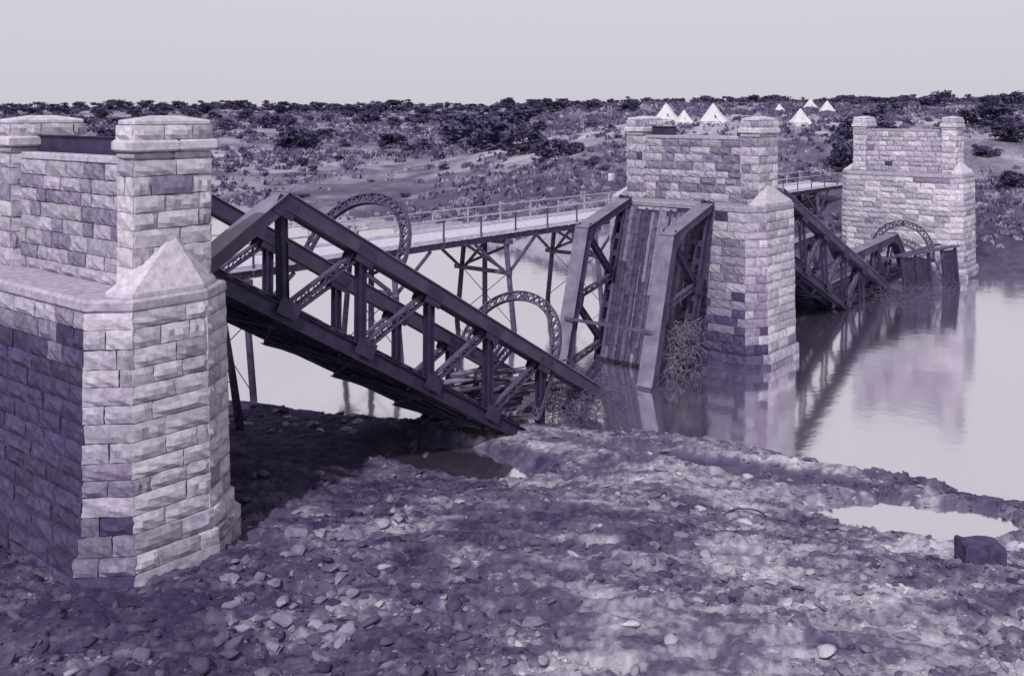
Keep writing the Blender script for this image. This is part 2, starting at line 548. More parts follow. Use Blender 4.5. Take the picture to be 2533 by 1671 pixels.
def place_stones(pier, stones, limit=300):
    off = root_loc(pier)
    vis = [s for s in stones if s[0]]
    vis.sort(key=lambda s: -s[2][0] * s[2][2])
    parts, rest = vis[:limit], vis[limit:] + [s for s in stones if not s[0]]
    for (_, cen, sz, ang, ti) in parts:
        o = bpy.data.objects.new('stone_block', BLOCKS[(random.randrange(7), ti)])
        o.location = cen - off
        o.rotation_euler = (0, 0, ang)
        o.scale = sz
        o.parent = pier
        COL.objects.link(o)
    if rest:
        bm = bmesh.new()
        for (_, cen, sz, ang, ti) in rest:
            mt = Matrix.Translation(cen) @ Matrix.Rotation(ang, 4, 'Z') @ Matrix.Diagonal((*sz, 1))
            n0 = len(bm.verts); f0 = len(bm.faces)
            bm.from_mesh(BLOCKS[(random.randrange(7), ti)])
            bm.verts.ensure_lookup_table(); bm.faces.ensure_lookup_table()
            bmesh.ops.transform(bm, matrix=mt, verts=bm.verts[n0:])
            mi = TINT.index(ti)
            for f in bm.faces[f0:]: f.material_index = mi
        o = obj('stonework', bm, M['stone_pale'], pier)
        for t in TINT[1:]: o.data.materials.append(M[t])
        tag(o, kind='stuff')


def rect(x0, x1, y0, y1):
    return [(x0, y0), (x1, y0), (x1, y1), (x0, y1)]


def rough_slab(bm, poly, z0, z1, r_, round_=0.06):
    """projecting course with softened edges"""
    a, b_ = offset_poly(poly, -round_), poly
    zs = [(a, z0), (b_, z0 + round_), (b_, z1 - round_), (a, z1)]
    rings = [[bm.verts.new((x + r_.uniform(-.012, .012), y + r_.uniform(-.012, .012), z + r_.uniform(-.012, .012))) for x, y in pl] for pl, z in zs]
    n = len(poly)
    for i in range(3):
        for k in range(n):
            bm.faces.new((rings[i][k], rings[i][(k + 1) % n], rings[i + 1][(k + 1) % n], rings[i + 1][k]))
    bm.faces.new(rings[0][::-1]); bm.faces.new(rings[3])


def split_slab(pier, name, x0, x1, y0, y1, z0, z1, mat, r_, nseg):
    """a projecting course made of a few butted stones"""
    cuts = [x0] + [x0 + (x1 - x0) * (k + r_.uniform(-0.12, 0.12)) / nseg for k in range(1, nseg)] + [x1]
    for k in range(nseg):
        bm = bmesh.new()
        rough_slab(bm, rect(cuts[k] + 0.006, cuts[k + 1] - 0.006, y0, y1), z0 + r_.uniform(-.008, .008), z1 + r_.uniform(-.008, .008), r_)
        obj(name, bm, mat, pier)


def turret(pier, x0, x1, y0, y1, zs, ztop, r_, darken, stones, rich=True):
    """shaft, necking, cornice, blocking course and hipped cap"""
    zneck, zcor0, zcor1, zcap0, zcap1 = ztop - 1.10, ztop - 0.90, ztop - 0.60, ztop - 0.24, ztop
    bm = bmesh.new()
    prism(bm, rect(x0 + .06, x1 - .06, y0 + .06, y1 - .06), zs - 0.02, zcap0 + 0.02)
    obj('shaft_core', bm, M['mortar'], pier)
    stones += lay(rect(x0, x1, y0, y1), zs, zneck, 0.43, r_, lambda z: 0.0, (0, 3), darken, 0.75, (0.55, 1.25))
    split_slab(pier, 'necking_course', x0 - .08, x1 + .08, y0 - .08, y1 + .08, zneck, zcor0 - 0.003, M['stone_mid'], r_, 2)
    split_slab(pier, 'cornice', x0 - .17, x1 + .17, y0 - .17, y1 + .17, zcor0, zcor1, M['stone_pale'], r_, 2)
    stones += lay(rect(x0 - .02, x1 + .02, y0 - .02, y1 + .02), zcor1 - 0.01, zcap0, 0.40, r_, lambda z: 0.0, (0, 3), darken, 0.75, (0.5, 1.0))
    bm = bmesh.new()
    p = rect(x0 - .05, x1 + .05, y0 - .05, y1 + .05)
    lo = [bm.verts.new((x, y, zcap0)) for x, y in p]
    mi = [bm.verts.new((x, y, zcap0 + 0.12)) for x, y in p]
    cx, cy = (x0 + x1) / 2, (y0 + y1) / 2
    dx = max((x1 - x0) - (y1 - y0), 0) / 2 * 0.5
    ra, rb = bm.verts.new((cx - dx, cy, zcap1)), bm.verts.new((cx + dx, cy, zcap1))
    bm.faces.new(lo[::-1])
    for k in range(4): bm.faces.new((lo[k], lo[(k + 1) % 4], mi[(k + 1) % 4], mi[k]))
    bm.faces.new((mi[0], mi[1], rb, ra)); bm.faces.new((mi[2], mi[3], ra, rb))
    bm.faces.new((mi[1], mi[2], rb)); bm.faces.new((mi[3], mi[0], ra))
    bmesh.ops.bevel(bm, geom=bm.edges[:], offset=0.025, segments=1, affect='EDGES')
    obj('cap_stone', bm, M['stone_pale'], pier)


def pier_build(label, X1, Y1, T, Lup, Llow, wl_, wr, nose, P, zshelf, zapex, ztop, zbase, seed, darken, batter, plinth, tur=0.9, base=0.75):
    r_ = random.Random(seed)
    pier = empty('bridge_pier', (X1 + T / 2, Y1 + Lup / 2, zbase), label, 'bridge pier')
    stones = []
    xa, xb = X1 - wl_, X1 + T + wr
    nl, nr_ = X1 - nose[0], X1 + T + nose[1]
    poly = [(xa, Y1), (nl, Y1 - P), (nr_, Y1 - P), (xb, Y1), (xb, Y1 + Llow), (nr_, Y1 + Llow + P), (nl, Y1 + Llow + P), (xa, Y1 + Llow)]
    def outf(z):
        o = batter * (zshelf - z)
        for zp, w in plinth:
            if z < zp: o += w
        return o
    bm = bmesh.new()
    prism(bm, offset_poly(poly, batter * (zshelf - zbase) - .08), zbase - 0.5, zshelf - 0.12, offset_poly(poly, -.08))
    obj('core', bm, M['mortar'], pier)
    if plinth:
        bm = bmesh.new()
        prism(bm, offset_poly(poly, outf(zbase + .1) - .03), zbase - 0.6, min(z for z, _ in plinth) - 0.02)
        obj('footing', bm, M['stone_grey'], pier)
    stones += lay(poly, zbase - 0.3, zshelf - 0.30, 0.43, r_, outf, (7, 0, 1, 2), darken, base, (0.7, 1.5))
    # bearing shelf: a projecting flagged course
    for i in range(8):
        p, q = Vector(poly[i]), Vector(poly[(i + 1) % 8])
    bm = bmesh.new()
    rough_slab(bm, offset_poly(poly, 0.09), zshelf - 0.30, zshelf, r_)
    obj('bearing_shelf', bm, M['stone_mid'], pier)
    # cutwater caps, half pyramids against the turret faces
    for sy, yb in ((-1, Y1), (1, Y1 + Llow)):
        bm = bmesh.new()
        yt = yb if sy < 0 else Y1 + Lup
        zz = zshelf + 0.003
        base = [(xa + .45, yb), (nl, yb + sy * P), (nr_, yb + sy * P), (xb - .2, yb)]
        v = [bm.verts.new((x, y, zz)) for x, y in base]
        v2 = [bm.verts.new((x, y, zz + 0.10)) for x, y in base]
        ap = bm.verts.new((X1 + T * 0.5, yb + sy * 0.04, zapex if sy < 0 else zshelf + 0.9))
        for k in range(3):
            bm.faces.new((v[k], v[k + 1], v2[k + 1], v2[k]))
            bm.faces.new((v2[k], v2[k + 1], ap))
        bm.faces.new((v[3], v[0], v2[0], ap, v2[3]))
        bm.faces.new(v[::-1])
        obj('cutwater_cap', bm, M['stone_pale'], pier)
    turret(pier, X1, X1 + T, Y1, Y1 + tur, zshelf, ztop, r_, darken, stones)
    turret(pier, X1, X1 + T, Y1 + Lup - tur, Y1 + Lup, zshelf, ztop, r_, darken, stones)
    wz = ztop - 1.05
    w0, w1 = X1 + 0.28, X1 + T - 0.28
    bm = bmesh.new()
    prism(bm, rect(w0 + .06, w1 - .06, Y1 + tur - .1, Y1 + Lup - tur + .1), zshelf - 0.02, wz - 0.15)
    obj('wall_core', bm, M['mortar'], pier)
    stones += lay(rect(w0, w1, Y1 + tur + .06, Y1 + Lup - tur - .06), zshelf, wz - 0.2, 0.40, r_, lambda z: 0.0, (3,), lambda c, n: darken(c, n) + 0.12, base if isinstance(base, float) else 0.75, (0.5, 1.2))
    bm = bmesh.new()
    rough_slab(bm, rect(w0 - .07, w1 + .07, Y1 + tur - .03, Y1 + Lup - tur + .03), wz - 0.2, wz, r_, 0.04)
    obj('wall_coping', bm, M['stone_mid'], pier)
    place_stones(pier, stones)
    return pier


def darken_near(c, n):
    """darker stone tints on the left side of the near pier, heaviest low down"""
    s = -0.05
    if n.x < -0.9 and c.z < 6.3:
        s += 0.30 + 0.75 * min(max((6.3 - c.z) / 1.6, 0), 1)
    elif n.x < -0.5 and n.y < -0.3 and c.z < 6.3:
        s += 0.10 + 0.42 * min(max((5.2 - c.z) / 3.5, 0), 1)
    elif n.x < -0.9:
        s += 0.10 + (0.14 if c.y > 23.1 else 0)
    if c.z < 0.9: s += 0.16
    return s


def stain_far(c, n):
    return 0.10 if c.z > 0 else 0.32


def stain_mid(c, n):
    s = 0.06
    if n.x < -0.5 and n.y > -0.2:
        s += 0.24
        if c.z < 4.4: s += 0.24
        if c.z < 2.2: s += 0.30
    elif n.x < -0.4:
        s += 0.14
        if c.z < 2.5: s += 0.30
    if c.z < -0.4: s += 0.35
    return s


PX, PY, PT = 12.62, 22.35, 2.03
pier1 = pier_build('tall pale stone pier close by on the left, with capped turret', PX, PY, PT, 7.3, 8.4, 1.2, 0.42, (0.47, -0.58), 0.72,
                   6.52, 7.86, 10.82, 0.0, 1, darken_near, 0.018, [(1.25, 0.10), (0.62, 0.14)], tur=0.66)
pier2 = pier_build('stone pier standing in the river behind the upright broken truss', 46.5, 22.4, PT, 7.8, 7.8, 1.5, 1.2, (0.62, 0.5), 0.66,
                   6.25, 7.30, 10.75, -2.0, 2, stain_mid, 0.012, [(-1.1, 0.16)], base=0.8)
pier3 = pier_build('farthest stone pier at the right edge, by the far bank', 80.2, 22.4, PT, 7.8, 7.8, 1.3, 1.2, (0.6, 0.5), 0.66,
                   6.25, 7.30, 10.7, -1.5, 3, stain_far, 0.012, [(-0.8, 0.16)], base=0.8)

# ------------------------------------------------------------------ collapsed truss spans
YN, TB = 24.2, 4.9      # near truss plane and spacing of the two trusses


def laced(bm, p0, p1, w, side, t=0.05, dep=0.16):
    """two angles tied by zigzag lacing; w apart along `side`"""
    p0, p1, side = Vector(p0), Vector(p1), Vector(side).normalized()
    e = (p1 - p0)
    ln = e.length
    e.normalize()
    nrm = e.cross(side)
    for s in (-1, 1):
        beam(bm, p0 + side * (s * w / 2), p1 + side * (s * w / 2), dep, t + 0.02, side)
    n = max(2, int(ln / (w * 1.05)))
    for k in range(n):
        a, b_ = p0 + e * (ln * k / n), p0 + e * (ln * (k + 1) / n)
        s = 1 if k % 2 else -1
        for q in (-1, 1):
            f = nrm * (q * dep * 0.46)
            beam(bm, a + side * (s * w * .45) + f, b_ - side * (s * w * .45) + f, 0.05, 0.015, nrm)


def half_span(label, origin, e2, n2, tops, bots, top_end, bot_end, bot_start, depth, arches, group, planks_missing=0.12, seed=0, floor_end=None, mat_top='steel_chord'):
    """one broken half of a span. e2/n2: along and up of the span in the XZ plane"""
    r_ = random.Random(seed)
    O = Vector(origin)
    e, n, yv = Vector((e2[0], 0, e2[1])), Vector((n2[0], 0, n2[1])), Vector((0, 1, 0))
    def W(a, h, y): return O + e * a + n * h + yv * y
    root = empty('broken_truss_span', O, label, 'truss span', group)
    floor_end = floor_end or bot_end
    for yi, y in enumerate((0.0, TB)):
        # top chord: box with overhanging cover plate, and inclined end post of the same section
        bm = bmesh.new()
        beam(bm, W(tops[0] - 0.1, depth - .06, y), W(top_end, depth - .06, y), 0.62, 0.44, n)
        for s in (-1, 1):
            beam(bm, W(tops[0], depth - .295, y + s * .29), W(top_end - .3, depth - .295, y + s * .29), 0.16, 0.03, n)
        ch = obj('top_chord', bm, M[mat_top], root)
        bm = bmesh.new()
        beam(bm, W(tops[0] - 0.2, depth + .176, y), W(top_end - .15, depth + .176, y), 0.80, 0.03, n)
        obj('cover_plate', bm, M['steel_sunlit'], ch)
        bm = bmesh.new()
        p0, p1 = W(bots[0], 0.05, y), W(tops[0], depth - .02, y)
        ee = (p1 - p0).normalized()
        up = ee.cross(yv)
        if up.dot(-e) < 0: up = -up
        beam(bm, p0, p1 + ee * .1, 0.61, 0.42, up)
        ep = obj('end_post', bm, M[mat_top], root)
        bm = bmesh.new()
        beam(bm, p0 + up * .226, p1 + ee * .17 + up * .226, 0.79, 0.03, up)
        obj('cover_plate', bm, M['steel_sunlit'], ep)
        bm = bmesh.new()
        for s in (-1, 1):
            beam(bm, W(bot_start, 0, y + s * .13), W(bot_end, 0, y + s * .13), 0.04, 0.46, n)
            for q in (-1, 1):
                beam(bm, W(bot_start, q * .225, y + s * .19), W(bot_end, q * .225, y + s * .19), 0.14, 0.03, n)
        k = bot_start + .4
        while k < bot_end - .3:
            beam(bm, W(k, .2, y - .12), W(k, .2, y + .12), 0.3, 0.02, n)
            k += 0.9
        obj('bottom_chord', bm, M['steel'], root)
        for i, t in enumerate(tops):
            # the stiff member that drops from the top chord
            if i + 1 < len(bots):
                bm = bmesh.new()
                for s in (-1, 1):
                    beam(bm, W(t, depth - .15, y + s * .1), W(bots[i + 1], .15, y + s * .1), 0.035, 0.26, e)
                    for q in (-1, 1):
                        beam(bm, W(t + q * .12, depth - .15, y + s * .13), W(bots[i + 1] + q * .12, .15, y + s * .13), 0.09, 0.025, e)
                obj('web_post', bm, M['steel'], root)
            if i >= 1:
                bm = bmesh.new()
                p0, p1 = W(bots[i], .1, y), W(t, depth - .1, y)
                ee = (p1 - p0).normalized()
                laced(bm, p0, p1, 0.24, ee.cross(yv), 0.05, 0.2)
                obj('web_diagonal', bm, M['steel_rust'], root)
        for s in (-1, 1):
            for t in tops:
                bm = bmesh.new()
                beam(bm, W(t - .4, depth - .26, y + s * .326), W(t + .4, depth - .26, y + s * .326), 0.02, 0.56, n)
                obj('gusset_plate', bm, M['steel'], root)
            for b0 in bots[1:]:
                if b0 > bot_end: continue
                bm = bmesh.new()
                beam(bm, W(b0 - .42, .2, y + s * .275), W(b0 + .42, .2, y + s * .275), 0.02, 0.5, n)
                obj('gusset_plate', bm, M['steel'], root)
    # floor: cross girders, stringers, lateral bracing, timbers and planks
    for b0 in [bots[0] + .45] + list(bots[1:]):
        if b0 > floor_end: continue
        bm = bmesh.new()
        beam(bm, W(b0, -.12, .15), W(b0, -.12, TB - .15), 0.03, 0.62, n)
        for q in (-1, 1):
            beam(bm, W(b0, -.12 + q * .31, .15), W(b0, -.12 + q * .31, TB - .15), 0.24, 0.035, n)
        obj('cross_girder', bm, M['steel'], root)
    for y in (0.95, 1.75, TB - 1.75, TB - .95):
        bm = bmesh.new()
        beam(bm, W(bots[0] + .4, -.05, y), W(floor_end, -.05, y), 0.025, 0.42, n)
        for q in (-1, 1):
            beam(bm, W(bots[0] + .4, -.05 + q * .21, y), W(floor_end, -.05 + q * .21, y), 0.18, 0.025, n)
        obj('stringer', bm, M['steel'], root)
    bl = [b0 for b0 in [bots[0] + .45] + list(bots[1:]) if b0 <= floor_end]
    for k in range(len(bl) - 1):
        bm = bmesh.new()
        beam(bm, W(bl[k], -.36, .2), W(bl[k + 1], -.36, TB - .2), 0.11, 0.03, n)
        beam(bm, W(bl[k], -.39, TB - .2), W(bl[k + 1], -.39, .2), 0.11, 0.03, n)
        obj('lateral_brace', bm, M['steel'], root)
    a = bots[0] + .7
    while a < floor_end - .2:
        if r_.random() > planks_missing * 0.6:
            bm = bmesh.new()
            w = r_.uniform(.05, .3)
            beam(bm, W(a, .285, .42 + r_.uniform(-.1, .06)), W(a + r_.uniform(-.05, .05), .285, TB - .42 + r_.uniform(-.06, .1)), 0.24, 0.2, n)
            obj('sleeper', bm, M['timber_dark'], root)
        a += 0.62
    y = .42
    while y < TB - .42:
        w = r_.uniform(.18, .27)
        a = bots[0] + .5 + r_.uniform(-.3, .2)
        while a < floor_end - .4:
            ln = min(r_.uniform(2.6, 5.2), floor_end - a + r_.uniform(-.5, .4))
            if r_.random() > planks_missing and ln > .5:
                bm = bmesh.new()
                beam(bm, W(a, .415 + r_.uniform(0, .02), y + w / 2), W(a + ln - .02, .415 + r_.uniform(0, .03), y + w / 2 + r_.uniform(-.015, .015)), w - .025, 0.055, n)
                obj('floor_plank', bm, M['timber_grey'] if r_.random() < .16 else M['timber_dark'], root)
            a += ln
        y += w
    for yy in (TB / 2 - .72, TB / 2 + .72):
        bm = bmesh.new()
        q0, q1 = bots[0] + .3, floor_end + .3
        beam(bm, W(q0, .50, yy), W(q1, .50, yy), 0.02, 0.1, n)
        beam(bm, W(q0, .455, yy), W(q1, .455, yy), 0.12, 0.02, n)
        beam(bm, W(q0, .56, yy), W(q1, .56, yy), 0.065, 0.035, n)
        obj('rail', bm, M['steel_rust'], root)
    # overhead lattice arches
    for (a, rise, legs, full) in arches:
        R = TB / 2
        bm = bmesh.new(); bl_ = bmesh.new()
        seg = 22
        pin, pout = [], []
        dd = 0.36
        pts = []
        if legs > 0:
            for k in range(4): pts.append((W(a, depth - legs + legs * k / 4, 0), yv))
        for k in range(seg + 1):
            t = math.pi * k / seg
            if full < 1 and k / seg > full: break
            yy = R - R * math.cos(t)
            hh = depth + rise * math.sin(t) ** 0.85
            nrm = (yv * math.cos(t) / R - n * math.sin(t) / rise).normalized()
            pts.append((W(a, hh, yy), nrm))
        if legs > 0 and full >= 1:
            for k in range(1, 5): pts.append((W(a, depth - legs * k / 4, TB), -yv))
        for k in range(len(pts) - 1):
            (p, m), (q, mm) = pts[k], pts[k + 1]
            for off in (-.5, .5):
                beam(bm, p + m * (off * dd), q + mm * (off * dd), 0.16, 0.05, m)
            s = 1 if k % 2 else -1
            for f in (-.06, .06):
                beam(bl_, p + m * (s * dd * .5) + e * f, q - mm * (s * dd * .5) + e * f, 0.05, 0.02, e)
                beam(bl_, p - m * (s * dd * .5) + e * (f * .6), q + mm * (s * dd * .5) + e * (f * .6), 0.05, 0.02, e)
        for (p, m) in (pts[0], pts[-1], pts[len(pts) // 2]):
            beam(bm, p - m * (dd * .5), p + m * (dd * .5), 0.15, 0.05, e)
        ar = obj('lattice_arch', bm, M['steel_rust'], root)
        tag(obj('lacing', bl_, M['steel_rust'], ar), kind='stuff')
    return root


A1 = math.radians(29.5)
g_sp = None
span1 = half_span('half of a truss span sloping from the near pier down to the bank', (16.0, YN, 6.2),
                  (math.cos(A1), -math.sin(A1)), (math.sin(A1), math.cos(A1)),
                  [1.07, 4.7, 8.3, 11.9, 15.5], [-.55, 2.7, 6.2, 9.8, 13.4, 17.0], 19.9, 16.4, -1.15, 3.02,
                  [(6.5, 2.5, 0.0, 1), (16.3, 2.6, 2.2, 1)], g_sp, 0.22, 5)
span2 = half_span('half of a truss span standing upright against the middle pier', (44.45, YN, 6.15),
                  (-.278, -.9606), (-.9606, .278),
                  [2.15, 5.6, 9.0], [0.0, 3.9, 7.3, 10.6], 9.2, 8.8, -.35, 3.3,
                  [(6.6, 0.35, 0.0, 1)], g_sp, 0.03, 6, mat_top='steel_chord')
A3 = math.radians(24)
span3 = half_span('half of a truss span sloping into the water beyond the middle pier', (50.0, YN, 4.15),
                  (math.cos(A3), -math.sin(A3)), (math.sin(A3), math.cos(A3)),
                  [1.6, 5.0, 8.5, 12, 15.5], [-.1, 3.3, 6.8, 10.3, 13.8, 17.2], 20.8, 15.4, -.15, 3.2,
                  [], g_sp, 0.15, 7)
A4 = math.radians(3.5)
span4 = half_span('low broken end of a truss span lying by the farthest pier', (75.4, YN + .37, -.7),
                  (-math.cos(A4), -math.sin(A4)), (-math.sin(A4), math.cos(A4)),
                  [2.6, 6.0, 9.4], [0, 4.3, 7.7, 11.0], 12.2, 12.5, -.2, 2.9,
                  [], g_sp, 0.2, 8)

# ------------------------------------------------------------------ road trestle bridge behind
TY0, TY1, TZ = 36.9, 40.7, 4.0
tr = empty('trestle_bridge', (44, 38.8, WATER), 'pale decked trestle bridge with thin railings, behind the broken trusses', 'bridge')
X0, X1_ = 8.0, 96.0
bm = bmesh.new()
x = X0
rd = random.Random(4)
while x < X1_:
    w = rd.uniform(.2, .26)
    v = rd.uniform(-.012, .012)
    beam(bm, (x + w / 2, TY0 + rd.uniform(-.05, .03), TZ - .04 + v), (x + w / 2, TY1 + rd.uniform(-.03, .05), TZ - .04 + v), w - .012, .08)
    x += w
tag(obj('deck_boards', bm, M['timber_deck'], tr), kind='stuff')
for y in (TY0 + .12, TY1 - .12):
    bm = bmesh.new()
    beam(bm, (X0, y, TZ + .07), (X1_, y, TZ + .07), .16, .14)
    obj('kerb_timber', bm, M['timber_deck'], tr)
for y in (TY0 + .25, (TY0 + TY1) / 2, TY1 - .25):
    bm = bmesh.new()
    beam(bm, (X0, y, TZ - .27), (X1_, y, TZ - .27), .22, .36)
    obj('girder', bm, M['timber_dark'], tr)
for y in (TY0 + .02, TY1 - .02):
    for h, r0 in ((1.12, .042), (.58, .026)):
        bm = bmesh.new()
        pts = []
        xx = X0
        while xx <= X1_ + .01:
            pts.append((xx, y, TZ + h + rd.uniform(-.012, .012))); xx += 2.0
        tube(bm, pts, r0, 6)
        obj('hand_rail', bm, M['steel_pale'], tr, smooth=True)
    xx = X0 + .2
    while xx < X1_:
        bm = bmesh.new()
        beam(bm, (xx, y, TZ - .3), (xx + rd.uniform(-.02, .02), y, TZ + 1.13), .075, .075, (0, 1, 0))
        obj('rail_post', bm, M['steel_rust'] if y < 38 else M['steel_pale'], tr)
        xx += 3.05
for bx in (17.2, 26.2, 35.2, 44.2, 53.2, 62.2, 71.2, 80.2, 89.2):
    zb = min(ground_z(bx, 38.8), WATER) - .4
    bm = bmesh.new()
    beam(bm, (bx, TY0 - .15, TZ - .58), (bx, TY1 + .15, TZ - .58), .3, .26)
    obj('cap_beam', bm, M['timber_dark'], tr)
    for y, dy in ((TY0 + .25, -.75), ((TY0 + TY1) / 2, 0.0), (TY1 - .25, .75)):
        bm = bmesh.new()
        tube(bm, [(bx, y, TZ - .7), (bx + rd.uniform(-.04, .04), y + dy, zb)], [.15, .17], 8)
        obj('leg', bm, M['timber_dark'], tr, smooth=True)
    bm = bmesh.new()
    beam(bm, (bx - .2, TY0 - .35, TZ - 2.35), (bx - .2, TY1 + .35, TZ - 2.35), .1, .24)
    obj('transom', bm, M['timber_dark'], tr)
    for y0, y1 in ((TY0 + .2, TY1 - .2), (TY1 - .2, TY0 + .2)):
        bm = bmesh.new()
        beam(bm, (bx + (.2 if y0 < y1 else -.24), y0, TZ - .8), (bx + (.2 if y0 < y1 else -.24), y1, TZ - 2.2), .07, .16)
        obj('cross_brace', bm, M['timber_dark'], tr)
        bm = bmesh.new()
        tube(bm, [(bx, y0 - (.1 if y0 < 38 else -.1), TZ - 2.4), (bx, y1 + (.45 if y1 > 38 else -.45), WATER + .35)], .025, 5)
        obj('tie_rod', bm, M['steel'], tr)
    for y in (TY0 + .22, TY1 - .22):
        for s in (-1, 1):
            bm = bmesh.new()
            beam(bm, (bx, y - .1 if y < 38 else y + .1, TZ - 2.5), (bx + s * 2.7, y, TZ - .5), .14, .14)
            obj('knee_brace', bm, M['timber_dark'], tr)



# ------------------------------------------------------------------ far bank: trees, bushes, scrub, tents
def px_ground(x, y, d0=70.0, d1=1500.0):
    """where the sight line through a photo pixel meets the land"""
    d = np.exp(np.linspace(math.log(d0), math.log(d1), 900))
    u = (x - CX) / FPX
    X, Y = u * d * FY + d * FX, -u * d * FX + d * FY
    z, _ = terrain(X, Y)
    ray = EYE - (y - HY) / FPX * d
    hit = np.where(z >= ray)[0]
    i = hit[0] if len(hit) else len(d) - 1
    return Vector((X[i], Y[i], z[i])), float(d[i])


def leaf_cloud(r_, centres, radii, per, size):
    n = len(centres) * per
    c = np.repeat(np.asarray(centres), per, axis=0)
    R = np.repeat(np.asarray(radii), per)[:, None]
    v = r_.normal(size=(n, 3)); v /= np.linalg.norm(v, axis=1)[:, None]
    p = c + v * R * (r_.random((n, 1)) ** 0.45) * np.array([1, 1, 0.75])
    a = r_.normal(size=(n, 3)); a /= np.linalg.norm(a, axis=1)[:, None]
    b = np.cross(a, r_.normal(size=(n, 3))); b /= np.linalg.norm(b, axis=1)[:, None]
    s = size * r_.uniform(0.55, 1.3, (n, 1))
    q = np.stack([p - a * s - b * s * .45, p + a * s * .2 - b * s * .55, p + a * s + b * s * .3, p - a * s * .1 + b * s * .6], 1)
    return q.reshape(-1, 3), np.arange(n * 4).reshape(-1, 4)


def add_mesh(name, verts, faces, mat):
    o = mesh_np(name, verts, faces, mat)
    me = o.data
    bpy.data.objects.remove(o)
    return me


CROWNS, TRUNKS = [], []
for v in range(7):
    r_ = np.random.default_rng(300 + v)
    k = int(r_.integers(17, 24))
    ang = r_.uniform(0, 2 * math.pi, k)
    rad = np.sqrt(r_.random(k)) * r_.uniform(.36, .5)
    hz = r_.uniform(.14, .84, k) - rad * .2
    cen = np.stack([np.cos(ang) * rad, np.sin(ang) * rad, hz], 1)
    cr_ = r_.uniform(.12, .24, k)
    vv, ff = leaf_cloud(r_, cen, cr_, 52, 0.06)
    CROWNS.append(add_mesh('crown', vv, ff, M['leaf']))
    bm = bmesh.new()
    lean = r_.uniform(-.06, .06, 2)
    tube(bm, [(0, 0, -.06), (lean[0] * .5, lean[1] * .5, .18), (lean[0], lean[1], .42)], [.035, .028, .016], 6)
    for q in range(5):
        t = cen[q]
        tube(bm, [(lean[0] * .5, lean[1] * .5, .16 + .04 * q), tuple(t * np.array([.55, .55, .8])), tuple(t)], [.018, .012, .005], 5)
    me = bpy.data.meshes.new('trunk')
    bm.to_mesh(me); bm.free()
    me.materials.append(M['bark'])
    TRUNKS.append(me)


def tree(name, loc, height, width, label, cat, group, r_):
    """loc on the ground; crown and trunk share mesh data"""
    t = bpy.data.objects.new(name, None)
    COL.objects.link(t)
    t.location = loc
    t.rotation_euler = (0, 0, r_.uniform(0, 6.28))
    t.scale = (width, width, height)
    tag(t, label, cat, group)
    v = r_.randrange(7)
    for nm, me in (('crown', CROWNS[v]), ('trunk', TRUNKS[v])):
        o = bpy.data.objects.new(nm, me)
        o.parent = t
        COL.objects.link(o)
    return t


rt = random.Random(21)
# wooded skyline: three staggered rows
LSK = 'dark rounded bush tree in the wooded skyline across the river'
x = -60
while x < 2600:
    d = rt.uniform(520, 660)
    u = (x - CX) / FPX
    X, Y = cd(u * d, d)
    h = rt.uniform(4.5, 8.6)
    tree('skyline_tree', (X, Y, ground_z(X, Y) - .3), h, h * rt.uniform(1.2, 2.0), LSK, 'tree', 'trees of the wooded skyline', rt)
    x += rt.uniform(13, 27)
for row in range(2):
    x = -60
    while x < 2600:
        d = rt.uniform(330, 500) if row == 0 else rt.uniform(215, 320)
        u = (x - CX) / FPX
        gap = 0.30 if row == 0 else 0.3
        if vnoise(np.array([x * .006 + row * 7.7]), np.array([row * 3.1]), 5)[0] > gap and not (row == 1 and 1560 < x < 2080):
            X, Y = cd(u * d, d)
            h = rt.uniform(3.6, 6.2)
            tree('skyline_tree', (X, Y, ground_z(X, Y) - .3), h, h * rt.uniform(1.2, 2.1), LSK, 'tree', 'trees of the wooded skyline', rt)
        x += rt.uniform(26, 52) if row == 0 else rt.uniform(50, 110)
# the big thicket in the middle distance
for (x, y, w, h) in ((1150, 352, 130, 80), (1230, 366, 160, 95), (1310, 372, 150, 85), (1370, 388, 110, 55), (1190, 330, 140, 80), (1280, 338, 150, 80),
                     (1110, 330, 90, 60), (1420, 382, 60, 40)):
    p, d = px_ground(x, y)
    tree('thicket_bush', (p.x, p.y, p.z - .2), h * d / FPX, w * d / FPX, 'dark bush of the large thicket on the far slope', 'bush', 'bushes of the large thicket', rt)
for (x, y, w, h, lab) in ((745, 370, 105, 78, 'dark round bush alone on the slope right of the near pier top'),
                          (2092, 420, 100, 130, 'tall dark bush right against the farthest pier'),
                          (2150, 330, 130, 70, 'dark bush just above the farthest pier wall'),
                          (2455, 318, 150, 75, 'wide dark bush on the slope right of the farthest pier, near the skyline'),
                          (2515, 352, 110, 60, 'dark bush at the right edge below the skyline'),
                          (2440, 385, 70, 40, 'low dark bush right of the farthest turret'),
                          (2500, 470, 90, 60, 'dark bush on the far bank at the right edge')):
    p, d = px_ground(x, y)
    tree('bush', (p.x, p.y, p.z - .2), h * d / FPX, w * d / FPX, lab, 'bush', None, rt)
# small scattered bushes
for k in range(95):
    x = rt.uniform(480, 2460)
    y = rt.choice((rt.uniform(300, 345), rt.uniform(330, 420), rt.uniform(400, 520)))
    p, d = px_ground(x, y)
    if p.z < WATER + .5 or (abs(p.y - 38.8) < 4) or (21 < p.y < 32 and 78 < p.x < 85): continue
    w = rt.uniform(14, 48) * (1.0 if y < 420 else .7)
    tree('small_bush', (p.x, p.y, p.z - .1), max(.5, w * rt.uniform(.5, .75) * d / FPX), w * d / FPX, 'small dark bush dotted over the far grassland', 'bush', 'small bushes over the far grassland', rt)

